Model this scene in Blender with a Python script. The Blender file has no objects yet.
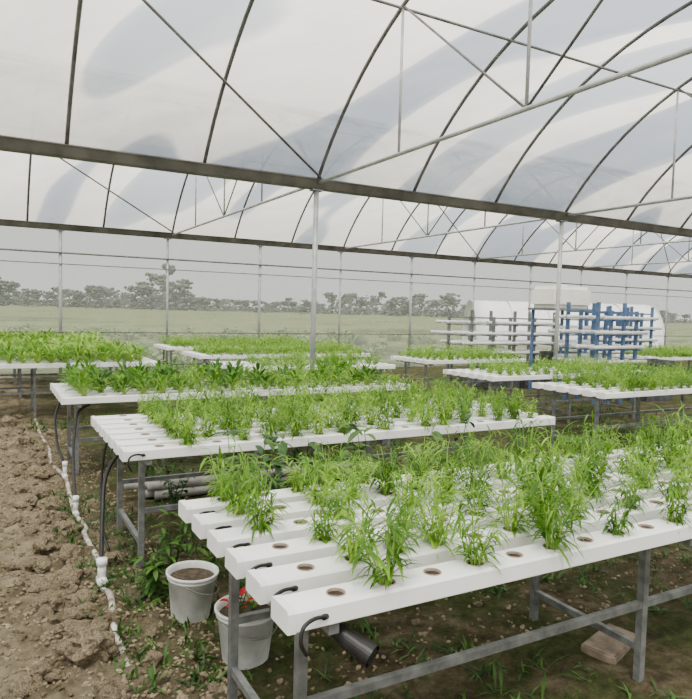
import bpy, bmesh, math, random
from mathutils import Vector, Matrix, noise
random.seed(7)
rnd=random.random
U=random.uniform
COL=bpy.context.scene.collection

# ---------------------------------------------------------------- materials
def nt(name):
    m=bpy.data.materials.new(name); m.use_nodes=True
    t=m.node_tree; t.nodes.clear()
    return m,t,t.nodes.new('ShaderNodeOutputMaterial')
def ramp(t,fac,stops):
    r=t.nodes.new('ShaderNodeValToRGB')
    while len(r.color_ramp.elements)<len(stops): r.color_ramp.elements.new(0.5)
    for e,(p,c) in zip(r.color_ramp.elements,stops):
        e.position=p; e.color=(c[0],c[1],c[2],1)
    t.links.new(fac,r.inputs[0]); return r.outputs[0]
def noisen(t,scale,detail=4,coord='Object',rough=.55,stretch=None,dist=0):
    tc=t.nodes.new('ShaderNodeTexCoord'); n=t.nodes.new('ShaderNodeTexNoise')
    n.inputs['Scale'].default_value=scale; n.inputs['Detail'].default_value=detail
    n.inputs['Roughness'].default_value=rough; n.inputs['Distortion'].default_value=dist
    src=tc.outputs[coord]
    if stretch:
        if len(stretch)>3:
            m0=t.nodes.new('ShaderNodeMapping'); m0.inputs['Rotation'].default_value=(0,0,stretch[3])
            t.links.new(src,m0.inputs[0]); src=m0.outputs[0]
        mp=t.nodes.new('ShaderNodeMapping'); mp.inputs['Scale'].default_value=stretch[:3]
        t.links.new(src,mp.inputs[0]); src=mp.outputs[0]
    t.links.new(src,n.inputs['Vector']); return n.outputs['Fac']
def simple(name,c1,c2,scale=8,rough=.6,metal=0,bump=0,bscale=None,spec=.4):
    m,t,o=nt(name); b=t.nodes.new('ShaderNodeBsdfPrincipled')
    f=noisen(t,scale); t.links.new(ramp(t,f,[(.35,c1),(.65,c2)]),b.inputs['Base Color'])
    b.inputs['Roughness'].default_value=rough; b.inputs['Metallic'].default_value=metal
    b.inputs['Specular IOR Level'].default_value=spec
    if bump:
        bp=t.nodes.new('ShaderNodeBump'); bp.inputs['Strength'].default_value=bump
        bp.inputs['Distance'].default_value=.01
        t.links.new(noisen(t,bscale or scale*4),bp.inputs['Height']); t.links.new(bp.outputs[0],b.inputs['Normal'])
    t.links.new(b.outputs[0],o.inputs[0]); return m
def leafm(name,c1,c2,c3,trans=.35,scale=9):
    m,t,o=nt(name); b=t.nodes.new('ShaderNodeBsdfPrincipled')
    oi=t.nodes.new('ShaderNodeObjectInfo'); f=noisen(t,scale,2)
    mx=t.nodes.new('ShaderNodeMath'); mx.operation='MULTIPLY_ADD'; mx.inputs[1].default_value=.3
    t.links.new(oi.outputs['Random'],mx.inputs[0]); t.links.new(f,mx.inputs[2])
    c=ramp(t,mx.outputs[0],[(.42,c1),(.62,c2),(.82,c3)])
    t.links.new(c,b.inputs['Base Color']); b.inputs['Roughness'].default_value=.45
    b.inputs['Specular IOR Level'].default_value=.3
    tr=t.nodes.new('ShaderNodeBsdfTranslucent'); t.links.new(c,tr.inputs[0])
    mi=t.nodes.new('ShaderNodeMixShader'); mi.inputs[0].default_value=trans
    t.links.new(b.outputs[0],mi.inputs[1]); t.links.new(tr.outputs[0],mi.inputs[2])
    t.links.new(mi.outputs[0],o.inputs[0]); return m
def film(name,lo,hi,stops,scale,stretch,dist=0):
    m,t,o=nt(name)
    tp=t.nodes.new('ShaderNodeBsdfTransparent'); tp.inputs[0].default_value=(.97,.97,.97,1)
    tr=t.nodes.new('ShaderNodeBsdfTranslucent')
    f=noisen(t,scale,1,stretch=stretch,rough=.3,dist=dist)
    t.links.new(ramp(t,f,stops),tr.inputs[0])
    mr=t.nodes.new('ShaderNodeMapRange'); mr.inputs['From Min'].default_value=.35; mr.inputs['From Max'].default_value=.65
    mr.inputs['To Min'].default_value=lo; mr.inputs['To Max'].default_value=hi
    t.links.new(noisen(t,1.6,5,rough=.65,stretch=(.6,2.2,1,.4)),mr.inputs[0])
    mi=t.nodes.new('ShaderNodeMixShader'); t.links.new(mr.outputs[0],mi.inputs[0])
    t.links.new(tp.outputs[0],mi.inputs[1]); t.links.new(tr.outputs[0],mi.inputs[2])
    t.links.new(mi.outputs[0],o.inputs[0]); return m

M_white=simple('white_pvc',(.90,.91,.90),(.96,.96,.95),5,.35)
M_cap=simple('white_cap',(.80,.81,.80),(.90,.90,.89),9,.4)
M_rim=simple('cup_rim',(.25,.20,.15),(.42,.36,.28),30,.5)
M_sponge=simple('growing_medium',(.025,.015,.010),(.08,.05,.035),60,.95)
M_black=simple('black_rubber',(.006,.006,.006),(.015,.015,.015),20,.45)
M_galv=simple('galvanised_steel',(.13,.135,.135),(.26,.27,.27),14,.45,.4)
M_gutter=simple('aged_gutter_steel',(.070,.065,.056),(.135,.128,.11),3,.5,.25)
M_arch=simple('roof_tube_steel',(.10,.10,.095),(.18,.18,.17),6,.5,.3)
M_post=simple('post_steel',(.34,.35,.35),(.48,.49,.48),6,.5,.3)
M_blue=simple('blue_painted_steel',(.05,.10,.20),(.10,.17,.30),10,.5)
M_rackpipe=simple('dusty_white_pipe',(.55,.56,.56),(.80,.80,.78),3,.5)
M_tank=simple('cream_tank_plastic',(.80,.78,.70),(.90,.88,.82),2,.4)
M_crate=simple('dark_plastic',(.03,.035,.04),(.09,.09,.09),6,.6)
M_bucket=simple('bucket_plastic',(.46,.47,.44),(.74,.75,.72),7,.5)
M_pottingsoil=simple('potting_soil',(.03,.02,.012),(.09,.065,.04),40,.95,bump=.6)
M_oldpipe=simple('weathered_pipe',(.17,.16,.14),(.36,.35,.32),8,.6)
M_dirtypipe=simple('mud_stained_pipe',(.16,.12,.08),(.62,.59,.53),11,.7)
M_conc=simple('concrete',(.15,.115,.085),(.28,.225,.17),12,.9,bump=.6)
M_clod=simple('dry_soil_clod',(.11,.085,.05),(.34,.28,.19),9,.95,bump=.8,bscale=40,spec=.1)
M_grass=leafm('narrow_leaf_green',(.050,.145,.007),(.15,.33,.018),(.37,.59,.08),.36)
M_stem=simple('pale_green_stem',(.24,.43,.05),(.42,.60,.15),20,.5)
M_broad=leafm('broad_leaf_green',(.030,.105,.01),(.085,.225,.018),(.19,.38,.035))
M_bright=leafm('bright_leaf_green',(.08,.20,.015),(.20,.40,.04),(.40,.58,.12),scale=4)
M_weed=leafm('weed_green',(.012,.045,.008),(.03,.09,.014),(.085,.18,.03),.25)
M_outer=leafm('outdoor_crop_green',(.03,.06,.02),(.07,.12,.035),(.13,.19,.06),.2,1.5)
M_red=leafm('red_bloom',(.35,.006,.01),(.5,.01,.015),(.6,.02,.02))
M_treef=simple('hazy_foliage',(.050,.064,.052),(.095,.112,.085),.15,.95,spec=.05)
M_treet=simple('hazy_bark',(.08,.07,.055),(.12,.1,.085),2,.9)
M_hoop=simple('white_tunnel_film',(.48,.49,.50),(.58,.58,.59),.5,.5)
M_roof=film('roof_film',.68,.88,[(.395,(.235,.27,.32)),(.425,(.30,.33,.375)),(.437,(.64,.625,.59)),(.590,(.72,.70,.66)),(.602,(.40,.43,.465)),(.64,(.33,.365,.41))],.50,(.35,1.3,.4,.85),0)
M_wall=film('wall_film',.24,.34,[(0,(.71,.72,.715)),(1,(.77,.77,.755))],.5,(1,1,1))

# soil
m,t,o=nt('bare_soil'); b=t.nodes.new('ShaderNodeBsdfPrincipled'); b.inputs['Roughness'].default_value=.95
b.inputs['Specular IOR Level'].default_value=.1
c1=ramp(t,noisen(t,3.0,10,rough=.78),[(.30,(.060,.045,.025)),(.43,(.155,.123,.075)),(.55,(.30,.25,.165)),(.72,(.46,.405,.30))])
c0=ramp(t,noisen(t,4.2,10,rough=.8),[(.32,(.022,.017,.009)),(.46,(.078,.060,.034)),(.58,(.165,.135,.083)),(.74,(.29,.25,.17))])  # darker brown bench-side soil, with the shade under the benches put into its colour
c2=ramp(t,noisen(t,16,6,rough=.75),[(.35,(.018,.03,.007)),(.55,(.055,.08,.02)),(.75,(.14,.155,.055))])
tc=t.nodes.new('ShaderNodeTexCoord'); sx=t.nodes.new('ShaderNodeSeparateXYZ'); t.links.new(tc.outputs['Object'],sx.inputs[0])
def mrange(src,a,b2,c,d):
    r=t.nodes.new('ShaderNodeMapRange'); r.inputs['From Min'].default_value=a; r.inputs['From Max'].default_value=b2
    r.inputs['To Min'].default_value=c; r.inputs['To Max'].default_value=d; t.links.new(src,r.inputs[0]); return r.outputs[0]
def mixc(f,a,b2):
    mc=t.nodes.new('ShaderNodeMix'); mc.data_type='RGBA'; t.links.new(f,mc.inputs[0]); t.links.new(a,mc.inputs[6]); t.links.new(b2,mc.inputs[7]); return mc.outputs[2]
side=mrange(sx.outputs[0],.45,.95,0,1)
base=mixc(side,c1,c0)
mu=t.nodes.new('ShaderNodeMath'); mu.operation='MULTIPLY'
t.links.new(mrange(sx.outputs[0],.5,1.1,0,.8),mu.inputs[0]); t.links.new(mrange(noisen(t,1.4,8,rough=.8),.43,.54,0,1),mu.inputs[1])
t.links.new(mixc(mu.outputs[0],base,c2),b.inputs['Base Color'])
bp=t.nodes.new('ShaderNodeBump'); bp.inputs['Strength'].default_value=1; bp.inputs['Distance'].default_value=.04
t.links.new(noisen(t,20,9,rough=.8),bp.inputs['Height']); t.links.new(bp.outputs[0],b.inputs['Normal'])
t.links.new(b.outputs[0],o.inputs[0]); M_soil=m
# field
m,t,o=nt('crop_field'); b=t.nodes.new('ShaderNodeBsdfPrincipled'); b.inputs['Roughness'].default_value=1
b.inputs['Specular IOR Level'].default_value=.02
cf=ramp(t,noisen(t,.10,12,rough=.8,stretch=(.5,1.0,1,-.35)),[(.36,(.03,.04,.018)),(.44,(.06,.08,.03)),(.51,(.13,.155,.065)),(.56,(.07,.078,.04)),(.62,(.20,.185,.13)),(.72,(.10,.12,.05))])
t.links.new(cf,b.inputs['Base Color']); t.links.new(b.outputs[0],o.inputs[0]); M_field=m

# ---------------------------------------------------------------- mesh builder
class MB:
    def __init__(s): s.v=[]; s.f=[]; s.m=[]
    def face(s,idx,mi=0): s.f.append(tuple(idx)); s.m.append(mi)
    def box(s,a,b,mi=0,ch=0):
        x0,y0,z0=a; x1,y1,z1=b; n=len(s.v)
        s.v+=[(x0,y0,z0),(x1,y0,z0),(x1,y1,z0),(x0,y1,z0),(x0,y0,z1),(x1,y0,z1),(x1,y1,z1),(x0,y1,z1)]
        for q in ((0,3,2,1),(4,5,6,7),(0,1,5,4),(1,2,6,5),(2,3,7,6),(3,0,4,7)): s.face([n+i for i in q],mi)
    def path(s,pts,r,n=8,mi=0,caps=True,sq=False):
        pts=[Vector(p) for p in pts]; k=len(pts)
        rs=r if isinstance(r,(list,tuple)) else [r]*k
        prev=None; base=len(s.v)
        for i,p in enumerate(pts):
            d=(pts[min(i+1,k-1)]-pts[max(i-1,0)]).normalized()
            if prev is None:
                a=Vector((0,0,1)) if abs(d.z)<.9 else Vector((0,1,0))
                u=d.cross(a).normalized()
            else: u=(prev-d*prev.dot(d)).normalized()
            w=d.cross(u); prev=u
            for j in range(n):
                an=2*math.pi*(j+(.5 if n==4 else 0))/n
                q=p+(u*math.cos(an)+w*math.sin(an))*rs[i]
                s.v.append(tuple(q))
        for i in range(k-1):
            for j in range(n):
                s.face([base+i*n+j,base+i*n+(j+1)%n,base+(i+1)*n+(j+1)%n,base+(i+1)*n+j],mi)
        if caps:
            s.face([base+j for j in range(n)][::-1],mi); s.face([base+(k-1)*n+j for j in range(n)],mi)
    def lathe(s,prof,n=24,mi=0,c=(0,0,0)):
        base=len(s.v)
        for r,z in prof:
            for j in range(n):
                a=2*math.pi*j/n; s.v.append((c[0]+r*math.cos(a),c[1]+r*math.sin(a),c[2]+z))
        for i in range(len(prof)-1):
            for j in range(n):
                s.face([base+i*n+j,base+i*n+(j+1)%n,base+(i+1)*n+(j+1)%n,base+(i+1)*n+j],mi if not isinstance(mi,list) else mi[i])
    def disc(s,r,z,n=24,mi=0,c=(0,0)):
        base=len(s.v)
        for j in range(n):
            a=2*math.pi*j/n; s.v.append((c[0]+r*math.cos(a),c[1]+r*math.sin(a),z))
        s.face(range(base,base+n),mi)
    def leaf(s,p,d,L,w,droop,seg=4,mi=0,fold=.25):
        p=Vector(p); d=Vector(d).normalized(); up=Vector((0,0,1))
        side=d.cross(up)
        side=side.normalized() if side.length>1e-3 else Vector((1,0,0))
        base=len(s.v)
        for i in range(seg+1):
            tt=i/seg; ww=w*.5*(math.sin(math.pi*min(1,tt*.93+.07))**.8)
            if i==seg: ww=.0005
            nrm=side.cross(d).normalized()
            s.v+= [tuple(p-side*ww+nrm*ww*fold),tuple(p),tuple(p+side*ww+nrm*ww*fold)]
            d=(d+Vector((0,0,-1))*droop/seg).normalized()
            p=p+d*(L/seg)
        for i in range(seg):
            a=base+i*3
            s.face([a,a+1,a+4,a+3],mi); s.face([a+1,a+2,a+5,a+4],mi)
    def add(s,o,M):
        n=len(s.v); s.v+=[tuple(M@Vector(v)) for v in o.v]
        s.f+=[tuple(n+i for i in f) for f in o.f]; s.m+=o.m
    def mesh(s,name,mats,smooth=False):
        me=bpy.data.meshes.new(name); me.from_pydata(s.v,[],s.f)
        for mm in mats: me.materials.append(mm)
        me.polygons.foreach_set('material_index',s.m)
        if smooth: me.polygons.foreach_set('use_smooth',[True]*len(s.f))
        me.update(); return me
def obj(name,me,loc=(0,0,0),parent=None,label=None,cat=None,group=None,kind=None,rot=(0,0,0),scale=None):
    o=bpy.data.objects.new(name,me); COL.objects.link(o); o.location=loc; o.rotation_euler=rot
    if scale: o.scale=scale if hasattr(scale,'__len__') else (scale,)*3
    if parent: o.parent=parent
    if label: o['label']=label
    if cat: o['category']=cat
    if group: o['group']=group
    if kind: o['kind']=kind
    return o

# ---------------------------------------------------------------- ground
def gh(x,y):
    p=Vector((x,y,0))
    h=.018*noise.noise(p*1.1)+.014*noise.noise(p*4.3)+.011*noise.noise(p*13)
    k=max(0,1-abs(x-.42)/.5)
    h+=k*.085*abs(noise.noise(p*6+Vector((9,3,0))))+k*.032*noise.noise(p*17)+k*.015*noise.noise(p*34)
    return h
def rng(a,b,s): 
    n=int(round((b-a)/s)); return [a+(b-a)*i/n for i in range(n)]
xs=rng(-8,-1,.35)+rng(-1,0,.06)+rng(0,1.2,.016)+rng(1.2,4.5,.04)+rng(4.5,12,.15)+rng(12,28,.5)+[28]
ys=rng(-3,1.4,.3)+rng(1.4,2.6,.05)+rng(2.6,6,.018)+rng(6,9,.05)+rng(9,16.45,.15)+[16.45]
b_=MB(); b_.v=[(x,y,gh(x,y)) for y in ys for x in xs]; nx=len(xs)
for j in range(len(ys)-1):
    for i in range(nx-1): b_.face([j*nx+i,j*nx+i+1,(j+1)*nx+i+1,(j+1)*nx+i])
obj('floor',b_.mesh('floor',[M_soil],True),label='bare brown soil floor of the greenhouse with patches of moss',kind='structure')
b_=MB(); b_.v=[(-900,16.45,-.06),(1300,16.45,-.06),(1300,1600,-.06),(-900,1600,-.06)]; b_.face((0,1,2,3))
obj('crop_field',b_.mesh('crop_field',[M_field]),label='flat hazy green crop field outside the greenhouse',cat='field')

# ---------------------------------------------------------------- greenhouse frame
G=3.4; SP=8.0; Y0=.2
def apt(yc,th,off=0): return (yc+(5+off)*math.sin(th), .4+(5+off)*math.cos(th))
TH=math.asin(.8)
def archpts(yc,off=0,n=28):
    return [(0,)+apt(yc,-TH+2*TH*i/n,off) for i in range(n+1)]
mb=MB(); mb.path(archpts(0),.024,8); arch_me=mb.mesh('roof_arch',[M_arch],True)
mb=MB(); mb.path([(0,-4,G),(0,4,G)],.023,8); chord_me=mb.mesh('bottom_chord',[M_post],True)
zt=.4+math.sqrt(25-1.95**2)
def tubeme(name,a,b,r,mat):
    q=MB(); q.path([a,b],r,8); return q.mesh(name,[mat],True)
vs_me=[tubeme('vertical_strut',(0,y,G),(0,y,z),.016,M_post) for y,z in ((-1.95,zt),(0,5.4),(1.95,zt))]
ds_me=[tubeme('diagonal_strut',(0,0,G),(0,y,zt),.013,M_arch) for y in (-1.95,1.95)]
arch_x=[4.02+1.6*k for k in range(-4,14)]
for s in range(2):
    yc=Y0+SP*s+SP/2
    for k,x in zip(range(-4,14),arch_x):
        if k%3==0:
            e=obj('roof_truss',None,(x,yc,0),label='galvanised arched roof truss with bottom chord and struts',cat='roof truss',group='roof trusses')
            obj('arch',arch_me,parent=e); obj('bottom_chord',chord_me,parent=e)
            for q in vs_me: obj('vertical_strut',q,parent=e)
            for q in ds_me: obj('diagonal_strut',q,parent=e)
        else:
            obj('roof_arch',arch_me,(x,yc,0),label='curved steel roof hoop spanning between gutters',cat='roof arch',group='roof arches')
    for y,z in ((yc+1.95,zt),(yc,5.4),(yc-1.95,zt)):
        q=MB(); q.path([(-6,y,z-.03),(27,y,z-.03)],.016,6)
        obj('roof_purlin',q.mesh('roof_purlin',[M_arch],True),label='long thin steel purlin under the film roof',cat='purlin',group='roof purlins')
    for px in (4.02,13.62,23.22):
        q=MB(); th=math.asin(2.2/5); q.path([(px,yc+3.86,G+.05),(px-3.2,yc+2.2,.4+5*math.cos(th)-.04)],.016,6)
        obj('wind_brace',q.mesh('wind_brace',[M_arch],True),label='diagonal steel wind brace rising from gutter to roof hoop',cat='brace',group='wind braces')
    # film
    q=MB(); n=36; xs2=[-6+33*i/30 for i in range(31)]
    for x in xs2:
        for i in range(n+1):
            y,z=apt(yc,-TH+2*TH*i/n,.05); q.v.append((x,y,z))
    for a in range(30):
        for i in range(n): q.face([a*(n+1)+i,(a+1)*(n+1)+i,(a+1)*(n+1)+i+1,a*(n+1)+i+1])
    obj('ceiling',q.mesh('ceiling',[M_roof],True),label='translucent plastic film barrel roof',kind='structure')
# gutters
for y in (Y0,Y0+SP,Y0+2*SP):
    q=MB(); prof=[(-.05,-.085),(.05,-.085),(.06,-.07),(.10,.035),(.115,.035),(.115,.048),(.09,.048),(.04,-.062),(-.04,-.062),(-.09,.048),(-.115,.048),(-.115,.035),(-.10,.035),(-.06,-.07)]
    for x in (-6,27): q.v+=[(x,y+a,G+b) for a,b in prof]
    n=len(prof)
    for j in range(n): q.face([j,(j+1)%n,n+(j+1)%n,n+j])
    q.face(range(n)); q.face(range(2*n-1,n-1,-1))
    obj('rain_gutter',q.mesh('rain_gutter',[M_gutter]),label='long dark steel gutter beam between roof bays',cat='gutter',group='gutters')
q=MB(); q.box((-.08,-.06,G-.105),(.08,.06,G-.085)); br_me=q.mesh('post_bracket',[M_galv])
q=MB(); q.box((-.07,-.07,.0),(.07,.07,.03)); bp_me=q.mesh('base_plate',[M_galv])
def post(x,y,r,lab):
    q=MB(); q.path([(0,0,-.1),(0,0,G-.09)],r,12); 
    e=obj('support_post',q.mesh('support_post',[M_post],True),(x,y,0),label=lab,cat='post',group='support posts')
    obj('post_bracket',br_me,parent=e); obj('base_plate',bp_me,parent=e)
for x in (-.78,4.02,8.78,13.6,18.42,23.22):
    post(x,Y0+SP,.036,'round galvanised post holding up the gutter'); post(x,Y0,.036,'round galvanised post holding up the gutter')
for k in range(-1,11): post(1.5+2.42*k,Y0+2*SP,.03 if k%2 else .038,'slim round post along the end wall')
q=MB(); q.v=[(-6,16.36,0),(27,16.36,0),(27,16.36,3.4),(-6,16.36,3.4)]; q.face((0,1,2,3))
obj('wall_back',q.mesh('wall_back',[M_wall]),label='clear plastic film end wall',kind='structure')
for z,r in ((2.8,.022),(2.55,.012),(1.0,.015)):
    q=MB(); q.path([(-6,16.15,z),(27,16.15,z)],r,6)
    obj('wall_rail',q.mesh('wall_rail',[M_arch],True),label='horizontal steel rail along the film wall',cat='rail',group='wall rails')

# ---------------------------------------------------------------- channels
HS=.18; HR=.029; CH=.065; ZC=.735
def cup(mbx,c=(0,0,CH),m0=0,m1=1):
    mbx.lathe([(.0255,-.02),(.0272,.001),(.0282,.003),(.0305,.003),(.031,.0005)],16,m0,c)
    mbx.disc(.0268,c[2]-.006,16,m1,(c[0],c[1]))
q=MB(); cup(q,(0,0,0)); cup_me=q.mesh('net_cup',[M_rim,M_sponge],True)
def channel_mesh(L,withcups):
    q=MB(); prof=[(-.052,.065),(-.06,.057),(-.06,.004),(-.056,0),(.056,0),(.06,.004),(.06,.057),(.052,.065)]
    for x in (0,L): q.v+=[(x,a,b) for a,b in prof]
    for j in range(7): q.face([j,8+j,8+j+1,j+1])
    nh=int((L-.09)/HS); x0=(L-nh*HS)/2; holes=[]
    for i in range(nh):
        cx=x0+HS*(i+.5); holes.append(cx); bs=len(q.v)
        for k in range(16):
            a=2*math.pi*k/16; c,s_=math.cos(a),math.sin(a); mx=max(abs(c),abs(s_))
            q.v.append((cx+c/mx*HS/2,s_/mx*.052,CH)); q.v.append((cx+HR*c,HR*s_,CH)); q.v.append((cx+HR*c,HR*s_,CH-.014))
        for k in range(16):
            a=bs+3*k; b2=bs+3*((k+1)%16)
            q.face([a,b2,b2+1,a+1]); q.face([a+1,b2+1,b2+2,a+2])
        if withcups: cup(q,(cx,0,CH),1,2)
    for xa,xb in ((0,x0),(L-x0,L)):
        n=len(q.v); q.v+=[(xa,-.052,CH),(xb,-.052,CH),(xb,.052,CH),(xa,.052,CH)]; q.face((n,n+1,n+2,n+3))
    return q.mesh('hydroponic_channel',[M_white,M_rim,M_sponge]),holes
q=MB()
pr=[(-.054,.068),(-.0625,.059),(-.0625,.001),(-.058,.0),(.058,.0),(.0625,.001),(.0625,.059),(.054,.068)]
for x in (-.004,.022): q.v+=[(x,a,b) for a,b in pr]
for j in range(8): q.face([j,8+j,8+(j+1)%8,(j+1)%8])
q.face(range(7,-1,-1)); q.face(range(8,16))
cap_me=q.mesh('end_cap',[M_cap])
q=MB()
def smooth_pts(P,n=8):
    P=[Vector(p) for p in P]; out=[]
    for i in range(len(P)-1):
        a=P[max(i-1,0)];b=P[i];c=P[i+1];d=P[min(i+2,len(P)-1)]
        for k in range(n):
            t=k/n; out.append(.5*((2*b)+(c-a)*t+(2*a-5*b+4*c-d)*t*t+(3*b-a-3*c+d)*t**3))
    out.append(P[-1]); return out
q.path(smooth_pts([(.12,-.061,.03),(.07,-.080,.042),(.03,-.092,.03),(.02,-.098,-.01),(.04,-.095,-.05)],5),.006,8)
q.path([(.12,-.058,.03),(.106,-.066,.033)],.009,8)
feed_me=q.mesh('feed_tube',[M_black],True)

# ---------------------------------------------------------------- plants
def grassy(seed,seg=4,ns=6,nl=7,hh=1.0,wid=1.0,tm=.5):
    random.seed(seed); q=MB(); 
    for i in range(ns):
        az=2*math.pi*(i+U(-.3,.3))/ns; tilt=U(.03,tm); H=U(.08,.20)*hh
        p=Vector((.010*math.cos(az),.010*math.sin(az),-.008)); d=Vector((math.sin(tilt)*math.cos(az),math.sin(tilt)*math.sin(az),math.cos(tilt)))
        pts=[p.copy()]; k=4
        for j in range(k):
            p=p+d*H/k; d=(d+Vector((0,0,U(-.10,.07)))+Vector((U(-.12,.12),U(-.12,.12),0))).normalized(); pts.append(p.copy())
        q.path(pts,[.0028,.0025,.002,.0016,.001],4 if seg>2 else 3,1,False)
        for j in range(nl):
            tt=.12+.88*j/(nl-1); f=tt*k; a=min(int(f),k-1); pp=pts[a].lerp(pts[a+1],f-a)
            la=az+U(-1.9,1.9)+(math.pi if j%2 and rnd()<.4 else 0); el=U(.0,1.25)
            q.leaf(pp,(math.cos(la)*math.cos(el),math.sin(la)*math.cos(el),math.sin(el)),U(.035,.085)*hh,U(.005,.010)*wid,U(.5,1.9),seg,0)
    return q
def broad(seed,nl=13,L=(.10,.19),W=(.045,.07),seg=4,stem=True):
    random.seed(seed); q=MB()
    for i in range(nl):
        az=i*2.4+U(-.3,.3); el=U(.35,1.25); h=U(.02,.09) ; sl=U(.03,.09)
        p0=Vector((0,0,-.008)); d=Vector((math.cos(az)*math.cos(el),math.sin(az)*math.cos(el),math.sin(el)))
        p1=p0+d*sl+Vector((0,0,h*.6)); q.path([p0,p1],.0025,4 if seg>2 else 3,1,False)
        q.leaf(p1,d,U(*L),U(*W),U(.5,1.3),seg,0,.35)
    return q
GM=[grassy(100+i,3,random.choice((9,11,12)),15,U(.98,1.2),1.15) for i in range(9)]
GME=[q.mesh('leafy_seedling',[M_grass,M_stem],True) for q in GM]
GL=[grassy(200+i,2,8,10,1.1,2.0) for i in range(4)]
BME=[broad(300+i,34,(.05,.09),(.016,.034)).mesh('broadleaf_plant',[M_broad,M_stem],True) for i in range(6)]
BME2=[broad(350+i,36,(.05,.09),(.012,.026)).mesh('broadleaf_plant',[M_bright,M_stem],True) for i in range(6)]
BL=[broad(370+i,20,(.06,.10),(.022,.04),2) for i in range(3)]
random.seed(11)

cache={}
def bench(x0,L,y0,n=6,pitch=.214,plant='grass',ind=True,step=2,start=1,prob=.93,cups=False,tag='',psc=1.0,fill=0,early=9):
    key=(L,cups)
    if key not in cache: cache[key]=channel_mesh(L,not cups)
    cme,holes=cache[key]
    W=(n-1)*pitch
    e=obj('growing_bench',None,(x0,y0,0),label='galvanised steel bench frame, '+tag,cat='bench',group='growing benches')
    fy=(.17,max(.82,W-.28))
    def part(nm,a,b):
        q=MB(); q.box(a,b); obj(nm,q.mesh(nm,[M_galv]),parent=e)
    lx=[.15,L/2+.06,L-.13]; w=.017
    for x in lx:
        for y in fy: part('leg',(x-w,y-w,-.03),(x+w,y+w,ZC-.034))
        part('cross_bar',(x-w,-.05,ZC-.034),(x+w,W+.05,ZC))
        part('cross_bar',(x-w+.003,fy[0]+w,.14),(x+w-.003,fy[1]-w,.17))
    for y in fy: part('long_rail',(lx[0]+w,y-.014,.345),(lx[1]-w,y+.014,.375)); part('long_rail',(lx[1]+w,y-.014,.345),(lx[2]-w,y+.014,.375))
    for c in range(n):
        yy=y0+c*pitch
        ch=obj('hydroponic_channel',cme,(x0,yy,ZC+.0005),label='long white plastic hydroponic channel with round planting holes',cat='hydroponic channel',group='channels on bench '+tag)
        obj('end_cap',cap_me,parent=ch); obj('end_cap',cap_me,(L,0,0),parent=ch,rot=(0,0,math.pi))
        if cups:
            for hx in holes: obj('net_cup',cup_me,(hx,0,CH),parent=ch)
            obj('feed_tube',feed_me,parent=ch,label='thin black feed tube')
        st=start-1 if c>=early else start
        for i,hx in enumerate(holes):
            if i<st: continue
            if (i-st)%step:
                if (c==0 and fill<.5) or rnd()>fill: continue
            elif rnd()>prob: continue
            X,Y,Z=x0+hx,yy,ZC+CH
            pl=plant
            if plant=='mixed': pl='grass' if rnd()<(.1 if hx<1.8 else .6) else 'broad'
            if pl=='grass':
                if ind and plant!='mixed': obj('leafy_seedling',random.choice(GME),(X,Y,Z),label='bright green seedling with narrow leaves rooted in a white channel',cat='seedling',group='seedlings on bench '+tag,rot=(U(-.08,.08),U(-.08,.08),U(0,6.28)),scale=U(.78,1.22)*psc)
                else: FAR.add(random.choice(GL),Matrix.LocRotScale((X,Y,Z),Matrix.Rotation(U(0,6.28),3,'Z').to_quaternion(),Vector((1,1,1))*U(.85,1.2)*min(psc,1.1)))
            elif not ind:
                FARB.add(random.choice(BL),Matrix.LocRotScale((X,Y,Z),Matrix.Rotation(U(0,6.28),3,'Z').to_quaternion(),Vector((1,1,1))*U(.75,1.3)*psc))
            else:
                obj('broadleaf_plant',random.choice(BME if pl=='broad' else BME2),(X,Y,Z),label=('dark' if pl=='broad' else 'bright')+' green leafy vegetable growing in a white channel',cat='vegetable plant',group='leafy vegetables on bench '+tag,rot=(0,0,U(0,6.28)),scale=U(.7,1.25)*psc)
FAR=MB(); FARB=MB()
bench(.74,3.6,1.68,6,.212,'grass',True,2,1,1,True,'with sparse seedlings and black feed tubes',1.12,.27,3)
bench(.70,3.5,3.96,7,.20,'grass',True,2,1,1,True,'with drooping seedlings',1.05,.62)
bench(.60,3.8,6.40,6,.214,'mixed',True,1,0,.97,False,'with dark leafy vegetables',1.3)
bench(6.1,3.4,5.00,6,.20,'grass',True,1,1,.85,False,'across the aisle',1)
bench(6.1,3.4,6.85,6,.20,'grass',False,1,1,.9,False,'beside the gutter post',.95)
bench(-1.2,3.5,10.1,6,.214,'bright',True,1,1,.93,False,'near the field side',1.5)
bench(-1.3,3.5,12.1,5,.214,'bright',False,1,1,.95,False,'beside the end wall',1.6)
bench(-1.3,3.5,14.2,5,.214,'bright',False,1,1,.95,False,'touching the end wall rails',1.7)
bench(3.1,2.7,8.85,6,.214,'grass',False,1,2,.8,False,'behind the gutter post',1)
bench(3.3,3.5,11.3,6,.214,'grass',False,1,0,.97,False,'in the middle bay',1.1)
bench(3.3,3.5,13.7,6,.214,'grass',False,1,0,.97,False,'close to the end wall',1.1)
bench(6.9,2.4,9.5,6,.214,'grass',False,1,0,.97,False,'below the pipe rack',1.1)
bench(12.9,2.9,9.2,6,.214,'grass',False,1,0,.9,False,'past the blue rack',1.1)
obj('distant_seedlings',FAR.mesh('distant_seedlings',[M_grass,M_stem],True),label='dense mass of small green seedlings filling white channels',cat='seedlings',kind='stuff')
obj('distant_vegetables',FARB.mesh('distant_vegetables',[M_bright,M_stem],True),label='dense mass of bright leafy vegetables beside the end wall',cat='vegetables',kind='stuff')
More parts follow.
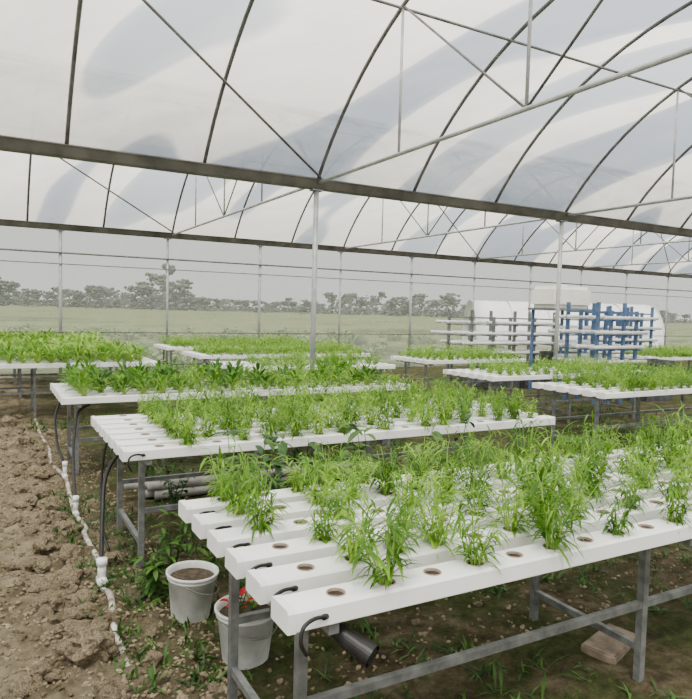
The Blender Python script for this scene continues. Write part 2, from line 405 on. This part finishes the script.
# low crops outside
q=MB()
for i in range(900):
    y=17.2+rnd()**1.4*26; x=U(-12,34)
    if noise.noise(Vector((x*.18,y*.25,2)))<-.12 or (x>23 and y>22): continue
    s=U(2.2,4.2); q.add(random.choice(BL),Matrix.LocRotScale((x,y,-.06),Matrix.Rotation(U(0,6.28),3,'Z').to_quaternion(),Vector((s*1.3,s*1.3,s*.8))))
obj('outdoor_crops',q.mesh('outdoor_crops',[M_outer,M_outer],True),label='low dark green growth in the field outside the film wall',cat='crops',kind='stuff')

# ---------------------------------------------------------------- pipes and hoses
pp=[(.47,2.2),(.52,2.6),(.565,3.0),(.555,3.3),(.60,3.7),(.59,3.95),(.625,4.3),(.60,4.8),(.635,5.0),(.60,5.3),(.62,5.9),(.63,6.4),(.58,7.2),(.62,8.0),(.59,8.9),(.6,10)]
e=obj('drain_pipe',None,(0,0,0),label='dirty white drainage pipe half buried along the bench ends',cat='pipe')
q=MB(); q.path(smooth_pts([(x,y,.014+gh(x,y)+U(-.036,.010)) for x,y in pp],5),.018,10); obj('main_pipe',q.mesh('main_pipe',[M_dirtypipe],True),parent=e)
for x,y,tk in ((.59,3.95,1.35),(.60,5.3,1),(.63,6.4,1)):
    h=gh(x,y); q=MB(); q.path([(x,y-.04,h+.025),(x,y+.04,h+.025)],.022*tk,12); q.path([(x,y,h+.03),(x,y,h+.15)],.018*tk,12); q.path([(x,y,h+.12),(x,y,h+.16)],.023*tk,12)
    obj('pipe_tee',q.mesh('pipe_tee',[M_white],True),parent=e)
for P,r in (([(.88,4.35,.71),(.76,4.38,.68),(.67,4.35,.54),(.63,4.2,.34),(.60,4.03,.19),(.59,3.955,.14)],.013),
          ([(.86,7.3,.71),(.70,7.3,.66),(.62,7.2,.5),(.60,6.8,.3),(.62,6.5,.2),(.63,6.41,.14)],.013),
          ([(.86,5.0,.71),(.78,5.05,.6),(.74,5.0,.3),(.72,4.8,.06),(.70,4.4,.04)],.010),
          ([(.86,6.5,.71),(.74,6.4,.64),(.67,6.1,.40),(.62,5.6,.22),(.60,5.31,.14)],.013)):
    q=MB(); q.path(smooth_pts(P),r,8); obj('drain_hose',q.mesh('drain_hose',[M_black],True),label='black flexible hose hanging from the bench end to the ground pipe',cat='hose',group='black hoses')
e=obj('collector_pipe',tubeme('collector_pipe',(.945,1.62,.668),(.945,2.78,.668),.027,M_black),label='black collector pipe slung beneath the channel ends',cat='pipe')
me_=MB(); A=Vector((.940,1.64,.672)); B=Vector((.985,1.565,.642)); me_.path([A,B],.031,24,0,False); me_.path([B,A.lerp(B,.2)],.025,24,0,True); me_.path([B-(B-A)*.35,B],.035,24,0,False)
obj('pipe_outlet',me_.mesh('pipe_outlet',[M_black],False),parent=e,label='short open black outlet elbow')
for i in range(5):
    y=5.5+.085*(i%3)+.04*(i//3); z=.05+.07*(i//3); dx=U(-.15,.15)
    q=MB(); q.path([(1.1+dx,y,z),(3.3+dx,y+U(-.03,.03),z)],.036,12)
    obj('spare_pipe',q.mesh('spare_pipe',[M_oldpipe],True),label='weathered grey pipe lying stacked on the soil',cat='pipe',group='stack of spare pipes')

# buckets
def bucket(x,y,h,r,tilt,lab):
    q=MB(); q.lathe([(0,0),(r*.74,0),(r*.76,.01),(r*.95,h*.86),(r*1.0,h*.87),(r*1.0,h*.9),(r*.96,h*.91),(r*.99,h),(r*1.05,h),(r*1.05,h-.012),(r*1.01,h-.016)],32)
    q.lathe([(r*.99,h),(r*.93,h-.005),(r*.9,h*.8)],32)
    e=obj('plant_bucket',q.mesh('plant_bucket',[M_bucket],True),(x,y,gh(x,y)-.005),label=lab,cat='bucket',rot=(tilt,0,U(0,1)))
    q=MB(); q.disc(r*.92,h*.86,32); obj('potting_soil',q.mesh('potting_soil',[M_pottingsoil]),parent=e)
    q=MB(); pts=[(r*1.04*math.cos(a),r*1.04*math.sin(a)-.0,h*.88-.07*math.sin(a)) for a in [math.pi*i/14 for i in range(15)]]
    q.path([(p[0],-abs(p[1])-.003,p[2]) for p in pts],.003,6); obj('bucket_handle',q.mesh('bucket_handle',[M_galv],True),parent=e)
    return e
bucket(.95,3.35,.25,.132,.04,'white plastic bucket filled with dark soil, weeds beside it')
bucket(1.07,2.83,.26,.142,0,'white plastic bucket holding a red-flowering plant under the bench')
q=broad(900,14,(.06,.11),(.025,.04)); 
obj('potted_weed',q.mesh('potted_weed',[M_weed,M_stem],True),(1.12,2.86,.22),label='small dark green plant growing in a white bucket',cat='plant')
q=broad(901,9,(.04,.06),(.024,.034)); obj('red_flower',q.mesh('red_flower',[M_red,M_weed],True),(1.01,2.78,.235),label='small red flowering plant in a white bucket',cat='flower')

# tall weeds
def tallweed(seed,H,ns=4,L=(.08,.14),W=(.03,.05)):
    random.seed(seed); q=MB()
    for s in range(ns):
        az=U(0,6.28); d=Vector((math.cos(az)*.25,math.sin(az)*.25,1)).normalized(); p=Vector((U(-.03,.03),U(-.03,.03),-.02)); h=H*U(.75,1.05); pts=[p.copy()]
        for k in range(7):
            p=p+d*h/7; d=(d+Vector((U(-.08,.08),U(-.08,.08),0))).normalized(); pts.append(p.copy())
        q.path(pts,[.006-.0006*i for i in range(8)],5,1,False)
        for k in range(2,8):
            for j in range(3):
                la=U(0,6.28); el=U(.1,.8)
                q.leaf(pts[k]-Vector((0,0,U(0,.05))),(math.cos(la)*math.cos(el),math.sin(la)*math.cos(el),math.sin(el)),U(*L),U(*W),U(.6,1.4),4,0,.3)
    return q.mesh('weed_plant',[M_weed,M_weed],True)
for i,(x,y,H) in enumerate([(1.25,3.36,1.02),(1.62,3.40,1.04),(2.15,3.38,1.02),(.95,3.72,.52),(1.14,3.68,.50),(.82,3.66,.32),(2.62,3.4,.95),(1.35,5.25,.5),(1.9,4.9,.4),(3.2,3.4,.7),(2.6,5.3,.5),(3.3,5.8,.55),(1.2,5.9,.6),(1.6,2.95,.3),(2.1,3.0,.28),(1.35,4.2,.3),(1.85,4.3,.32),(2.8,4.4,.3),(2.0,5.95,.55),(2.8,6.0,.6),(4.6,4.0,.4),(4.9,5.1,.4)]):
    big=H>.9
    obj('weed_plant',tallweed(500+i,H,5 if big else 4,(.09,.16) if big else (.07,.12),(.035,.06) if big else (.020,.036)),(x,y,gh(x,y)),label=('tall broad-leaved dark weed' if big else 'low leafy dark green weed')+' growing from the soil between benches',cat='weed',group='tall weeds')
random.seed(21)
# ground weeds stuff
q=MB()
for i in range(4600):
    x=U(.8,10) if rnd()<.9 else U(.45,.9); y=U(1.2,10)
    if noise.noise(Vector((x*.9,y*.9,4)))<-.03: continue
    z=gh(x,y); sc=U(.6,1.8)
    for k in range(random.choice((5,7,9))):
        a=U(0,6.28); el=U(.3,1.4); q.leaf((x+U(-.03,.03),y+U(-.03,.03),z-.003),(math.cos(a)*math.cos(el),math.sin(a)*math.cos(el),math.sin(el)),U(.03,.09)*sc,U(.008,.018),U(.3,1.2),2)
obj('ground_weeds',q.mesh('ground_weeds',[M_weed],True),label='scattered low weeds and grass sprouting on the soil',cat='weeds',kind='stuff')
# clods
def ico(seed,sub=2,sharp=0):
    bm=bmesh.new(); bmesh.ops.create_icosphere(bm,subdivisions=sub,radius=1)
    for v in bm.verts:
        c=v.co.copy(); k=1+.5*noise.noise(c*1.3+Vector((seed*7,0,0)))+.28*noise.noise(c*3.1+Vector((seed*3,5,0)))+sharp*.14*noise.noise(c*8)
        v.co=Vector((c.x*k,c.y*k*.85,c.z*k*.7))
    q=MB(); q.v=[tuple(v.co) for v in bm.verts]; bm.verts.index_update(); q.f=[tuple(v.index for v in f.verts) for f in bm.faces]; q.m=[0]*len(q.f); bm.free(); return q
IC=[ico(i,3,1).mesh('soil_clod',[M_clod],False) for i in range(7)]; ICL=[ico(i,1) for i in range(4)]
def clod(x,y,s):
    obj('soil_clod',random.choice(IC),(x,y,gh(x,y)+s*.25),label='rough lump of dry brown earth on the ground',cat='soil clod',group='soil clods beside the pipe',rot=(U(-.4,.4),U(-.4,.4),U(0,6.28)),scale=(s*U(.8,1.25),s*U(.8,1.25),s*U(.7,1.1)))
for a_ in ((.42,3.12,.10),(.36,3.42,.06),(.47,3.55,.07),(.72,3.2,.045),(.66,2.95,.05),(.3,3.75,.08),(.40,4.05,.085),(.47,4.4,.095),(.33,4.6,.08),(.49,4.9,.09),(.36,5.2,.10),(.46,5.6,.10),(.3,6.1,.10),(.45,6.6,.11)): clod(*a_)
for i in range(230):
    y=2.7+rnd()**1.3*7.5; x=.38+random.gauss(0,.15)
    if .53<x<.67 or x<.02: continue
    clod(x,y,(.014+.062*rnd()**2.2)*(1+.06*(y-3)))
for i in range(60): clod(U(.75,4.2),U(2.6,6.2),U(.012,.034))
q=MB()
for i in range(7000):
    y=2.4+rnd()**1.5*7; x=U(.02,1.0) if rnd()<.65 else U(.8,5)
    s=U(.004,.016); q.add(random.choice(ICL),Matrix.LocRotScale((x,y,gh(x,y)+s*.3),Matrix.Rotation(U(0,6.28),3,'Z').to_quaternion(),Vector((s,s,s))))
obj('soil_crumbs',q.mesh('soil_crumbs',[M_clod],False),label='loose crumbs of dry earth scattered over the ground',cat='soil crumbs',kind='stuff')
def brick(x,y,rz,dim,lab):
    bm=bmesh.new(); bmesh.ops.create_cube(bm,size=1); bmesh.ops.scale(bm,vec=dim,verts=bm.verts)
    bmesh.ops.bevel(bm,geom=bm.edges[:],offset=.008,segments=2,affect='EDGES')
    me=bpy.data.meshes.new('concrete_slab'); bm.to_mesh(me); bm.free(); me.materials.append(M_conc)
    obj('concrete_slab',me,(x,y,gh(x,y)+dim[2]/2-.02),label=lab,cat='slab',rot=(.03,.02,rz))
brick(2.75,2.12,.3,(.34,.17,.05),'dull flat concrete slab partly sunk in soil under the bench')

# ---------------------------------------------------------------- racks and tank
def rack(x0,x1,y,zs,mat,label,np=3,D=.42,ext=.15,pr_=.035):
    e=obj('pipe_rack',None,(x0,y,0),label=label,cat='plant rack',group='pipe racks'); L=x1-x0
    for i in range(np):
        x=L*i/(np-1)
        for s in (-1,1):
            q=MB(); q.path([(x,s*D,-.03),(x,s*D,zs[-1]+.15+.15*((i+s)%2))],.04,4); obj('frame_post',q.mesh('frame_post',[mat]),parent=e)
        q=MB(); q.path([(x,-D,zs[-1]+.12),(x,D,zs[-1]+.12)],.025,4); obj('top_bar',q.mesh('top_bar',[mat]),parent=e)
        for z in zs:
            q=MB(); q.path([(x,-D-.12,z-.045),(x,D+.12,z-.045)],.018,4); obj('frame_arm',q.mesh('frame_arm',[mat]),parent=e)
    for j,z in enumerate(zs):
        for w in (-D-.07,-.12,.12,D+.07):
            a,b2=-ext-.15*((j*2+int(w*10))%3),L+ext+.15*((j+int(w*7))%2)
            if j==len(zs)-1 and w<0: a+=L*.45
            q=MB(); q.path([(a,w,z+.01),(b2,w,z+.01)],pr_,10); q.path([(a-.02,w,z+.01),(a+.04,w,z+.01)],pr_*1.2,10)
            obj('growing_pipe',q.mesh('growing_pipe',[M_rackpipe],True),parent=e)
rack(9.7,12.3,12.0,(.75,.98,1.2,1.45),M_galv,'grey steel rack stacked with tiers of white growing pipes',5)
rack(10.05,11.15,8.75,(.8,1.08,1.36,1.64),M_blue,'blue steel rack with tiers of white growing pipes',4,.36,.10)
rack(13.4,15.0,11.2,(.8,1.1,1.4,1.65),M_blue,'blue steel rack with white growing pipes near the wall',5,.36)
for x,y,z,s in ((10.2,11.1,0,.5),(11.0,11.05,0,.42),(12.0,11.1,0,.55),(9.65,10.98,0,.36),(11.95,8.6,0,.55)):
    q=MB(); w=s*.7
    q.box((-w,-s*.45,0),(w,s*.45,.04))
    for a in ((-w,-s*.45,-w+.04,s*.45),(w-.04,-s*.45,w,s*.45),(-w+.04,-s*.45,w-.04,-s*.45+.04),(-w+.04,s*.45-.04,w-.04,s*.45)): q.box((a[0],a[1],.04),(a[2],a[3],s*1.5))
    obj('storage_crate',q.mesh('storage_crate',[M_crate]),(x,y,z-.01),label='dark open plastic crate standing beside the pipe racks',cat='crate',group='crates by the racks',rot=(0,0,U(-.3,.3)))
TX,TY=11.0,10.2
e=obj('water_tank_stand',None,(TX,TY,0),label='blue steel stand carrying a cream water tank',cat='stand')
for x in (-.45,.45):
    for y in (-.35,.35):
        q=MB(); q.box((x-.025,y-.025,-.03),(x+.025,y+.025,1.78)); obj('leg',q.mesh('leg',[M_blue]),parent=e)
q=MB(); q.box((-.55,-.42,1.78),(.55,.42,1.83)); obj('platform',q.mesh('platform',[M_galv]),parent=e)
for z in (.5,.8,1.1,1.4):
    q=MB(); q.box((-.52,-.40,z),(.52,-.36,z+.06)); obj('brace_bar',q.mesh('brace_bar',[M_rackpipe]),parent=e)
bm=bmesh.new(); bmesh.ops.create_cube(bm,size=1); bmesh.ops.scale(bm,vec=(1.1,.8,.48),verts=bm.verts); bmesh.ops.bevel(bm,geom=bm.edges[:],offset=.08,segments=4,affect='EDGES')
me=bpy.data.meshes.new('water_tank'); bm.to_mesh(me); bm.free(); me.materials.append(M_tank)
tk=obj('water_tank',me,(TX,TY,2.07),label='cream rounded plastic water tank resting on a blue stand',cat='tank')
q=MB(); q.lathe([(.13,.23),(.13,.26),(.11,.27),(0,.27)],20); obj('tank_lid',q.mesh('tank_lid',[M_cap],True),parent=tk)

# ---------------------------------------------------------------- outside
q=MB(); n=16; nn=10; Lh=11.0
for j in range(nn+1):
    for i in range(n+1):
        a=math.pi*i/n; q.v.append((Lh*j/nn-Lh/2,-2.6*math.cos(a),2.6*math.sin(a)**.9 if 0<i<n else 0))
for j in range(nn):
    for i in range(n): q.face([j*(n+1)+i,j*(n+1)+i+1,(j+1)*(n+1)+i+1,(j+1)*(n+1)+i])
q.face(range(n+1)); q.face([nn*(n+1)+i for i in range(n,-1,-1)])
e=obj('polytunnel',q.mesh('polytunnel',[M_hoop],True),(31.3,29.2,-.08),label='low white film-covered tunnel house out in the field',cat='greenhouse',rot=(0,0,-math.radians(30)))
for j in range(0,nn+1,2):
    q=MB(); q.path([(Lh*j/nn-Lh/2,-2.63*math.cos(math.pi*i/n),2.64*(math.sin(math.pi*i/n)**.9 if 0<i<n else 0)) for i in range(n+1)],.03,5)
    obj('tunnel_hoop',q.mesh('tunnel_hoop',[M_post],True),parent=e)
def treemesh(seed):
    random.seed(seed); t_=MB(); t_.path([(0,0,-.2),(.1,0,1.5),(0,.1,3.4)],[.22,.16,.1],7); tm=t_.mesh('tree_trunk',[M_treet],True)
    c=MB(); wx=U(1.2,2.6); tp=U(4.2,5.9); px=[(U(-.5,.5)*wx,U(-.5,.5)*wx,U(.55,1)*tp) for _ in range(4)]
    for k in range(230):
        a=U(0,6.28); 
        if k%3: 
            P=random.choice(px); r=abs(random.gauss(0,.55)); zz=P[2]-abs(random.gauss(0,.75)); X,Y=P[0]+r*math.cos(a),P[1]+r*math.sin(a)
        else:
            r=wx*1.3*rnd()**.6; zz=U(.0,1.9); X,Y=r*math.cos(a),r*math.sin(a)
        s=U(.12,.42); c.add(ico(seed+k%5,1,1),Matrix.LocRotScale((X,Y,max(.1,zz)),Matrix.Rotation(a,3,'Z').to_quaternion(),Vector((s,s,s*1.1))))
    return tm,c.mesh('crown',[M_treef],True)
TM=[treemesh(40+i*31) for i in range(10)]
random.seed(5)
kk=0
def tree(u,H,d0=None,W=1):
    global kk
    d=d0 or 290+26*(kk%5); kk+=1
    r=(u-346)/650*d; x=.485*d+.875*r; y=.875*d-.485*r
    tm,cm=random.choice(TM); s=H/6.2
    e=obj('tree',tm,(x,y,-.1),label='hazy grey-green tree at the edge of the field',cat='tree',group='distant tree line',scale=(s*1.1*W,s*1.1*W,s),rot=(0,0,U(0,6.28)))
    obj('crown',cm,parent=e)
u=-15
while u<205:
    tree(u,random.choice((11,12,14,16,21))*U(.9,1.1),W=1.0); u+=U(6,9)
while u<330: tree(u,U(7,10),W=1.6); u+=U(8,11)
while u<475: tree(u,random.choice((9,11,12,15))*U(.9,1.1),W=1.2); u+=U(7,10)
while u<720: tree(u,U(5,9),W=1.7); u+=U(10,14)

# ---------------------------------------------------------------- light
w=bpy.data.worlds.new('overcast_sky'); bpy.context.scene.world=w; w.use_nodes=True; t=w.node_tree; t.nodes.clear()
o=t.nodes.new('ShaderNodeOutputWorld'); bg=t.nodes.new('ShaderNodeBackground')
tc=t.nodes.new('ShaderNodeTexCoord'); sx=t.nodes.new('ShaderNodeSeparateXYZ'); t.links.new(tc.outputs['Generated'],sx.inputs[0])
c=ramp(t,sx.outputs[2],[(0,(.52,.52,.505)),(.2,(.56,.558,.54)),(.6,(1.0,.975,.93)),(1,(1.2,1.17,1.11))])
t.links.new(c,bg.inputs[0]); bg.inputs[1].default_value=1.9; t.links.new(bg.outputs[0],o.inputs[0])
sl=bpy.data.lights.new('sun','SUN'); sl.energy=10.5; sl.angle=math.radians(20); sl.color=(1,.96,.89)
so=bpy.data.objects.new('sun',sl); COL.objects.link(so); so.rotation_euler=(math.radians(28),math.radians(-12),math.radians(-20))

# ---------------------------------------------------------------- camera
cd=bpy.data.cameras.new('camera'); cam=bpy.data.objects.new('camera',cd); COL.objects.link(cam)
cd.sensor_fit='HORIZONTAL'; cd.sensor_width=36; cd.lens=650/692*36; cd.clip_end=3000
R=Matrix.Rotation(math.radians(-29.05),4,'Z')@Matrix.Rotation(math.radians(90-3.39),4,'X')@Matrix.Rotation(math.radians(1.5),4,'Z')
cam.matrix_world=Matrix.Translation((0,0,1.65))@R
bpy.context.scene.camera=cam
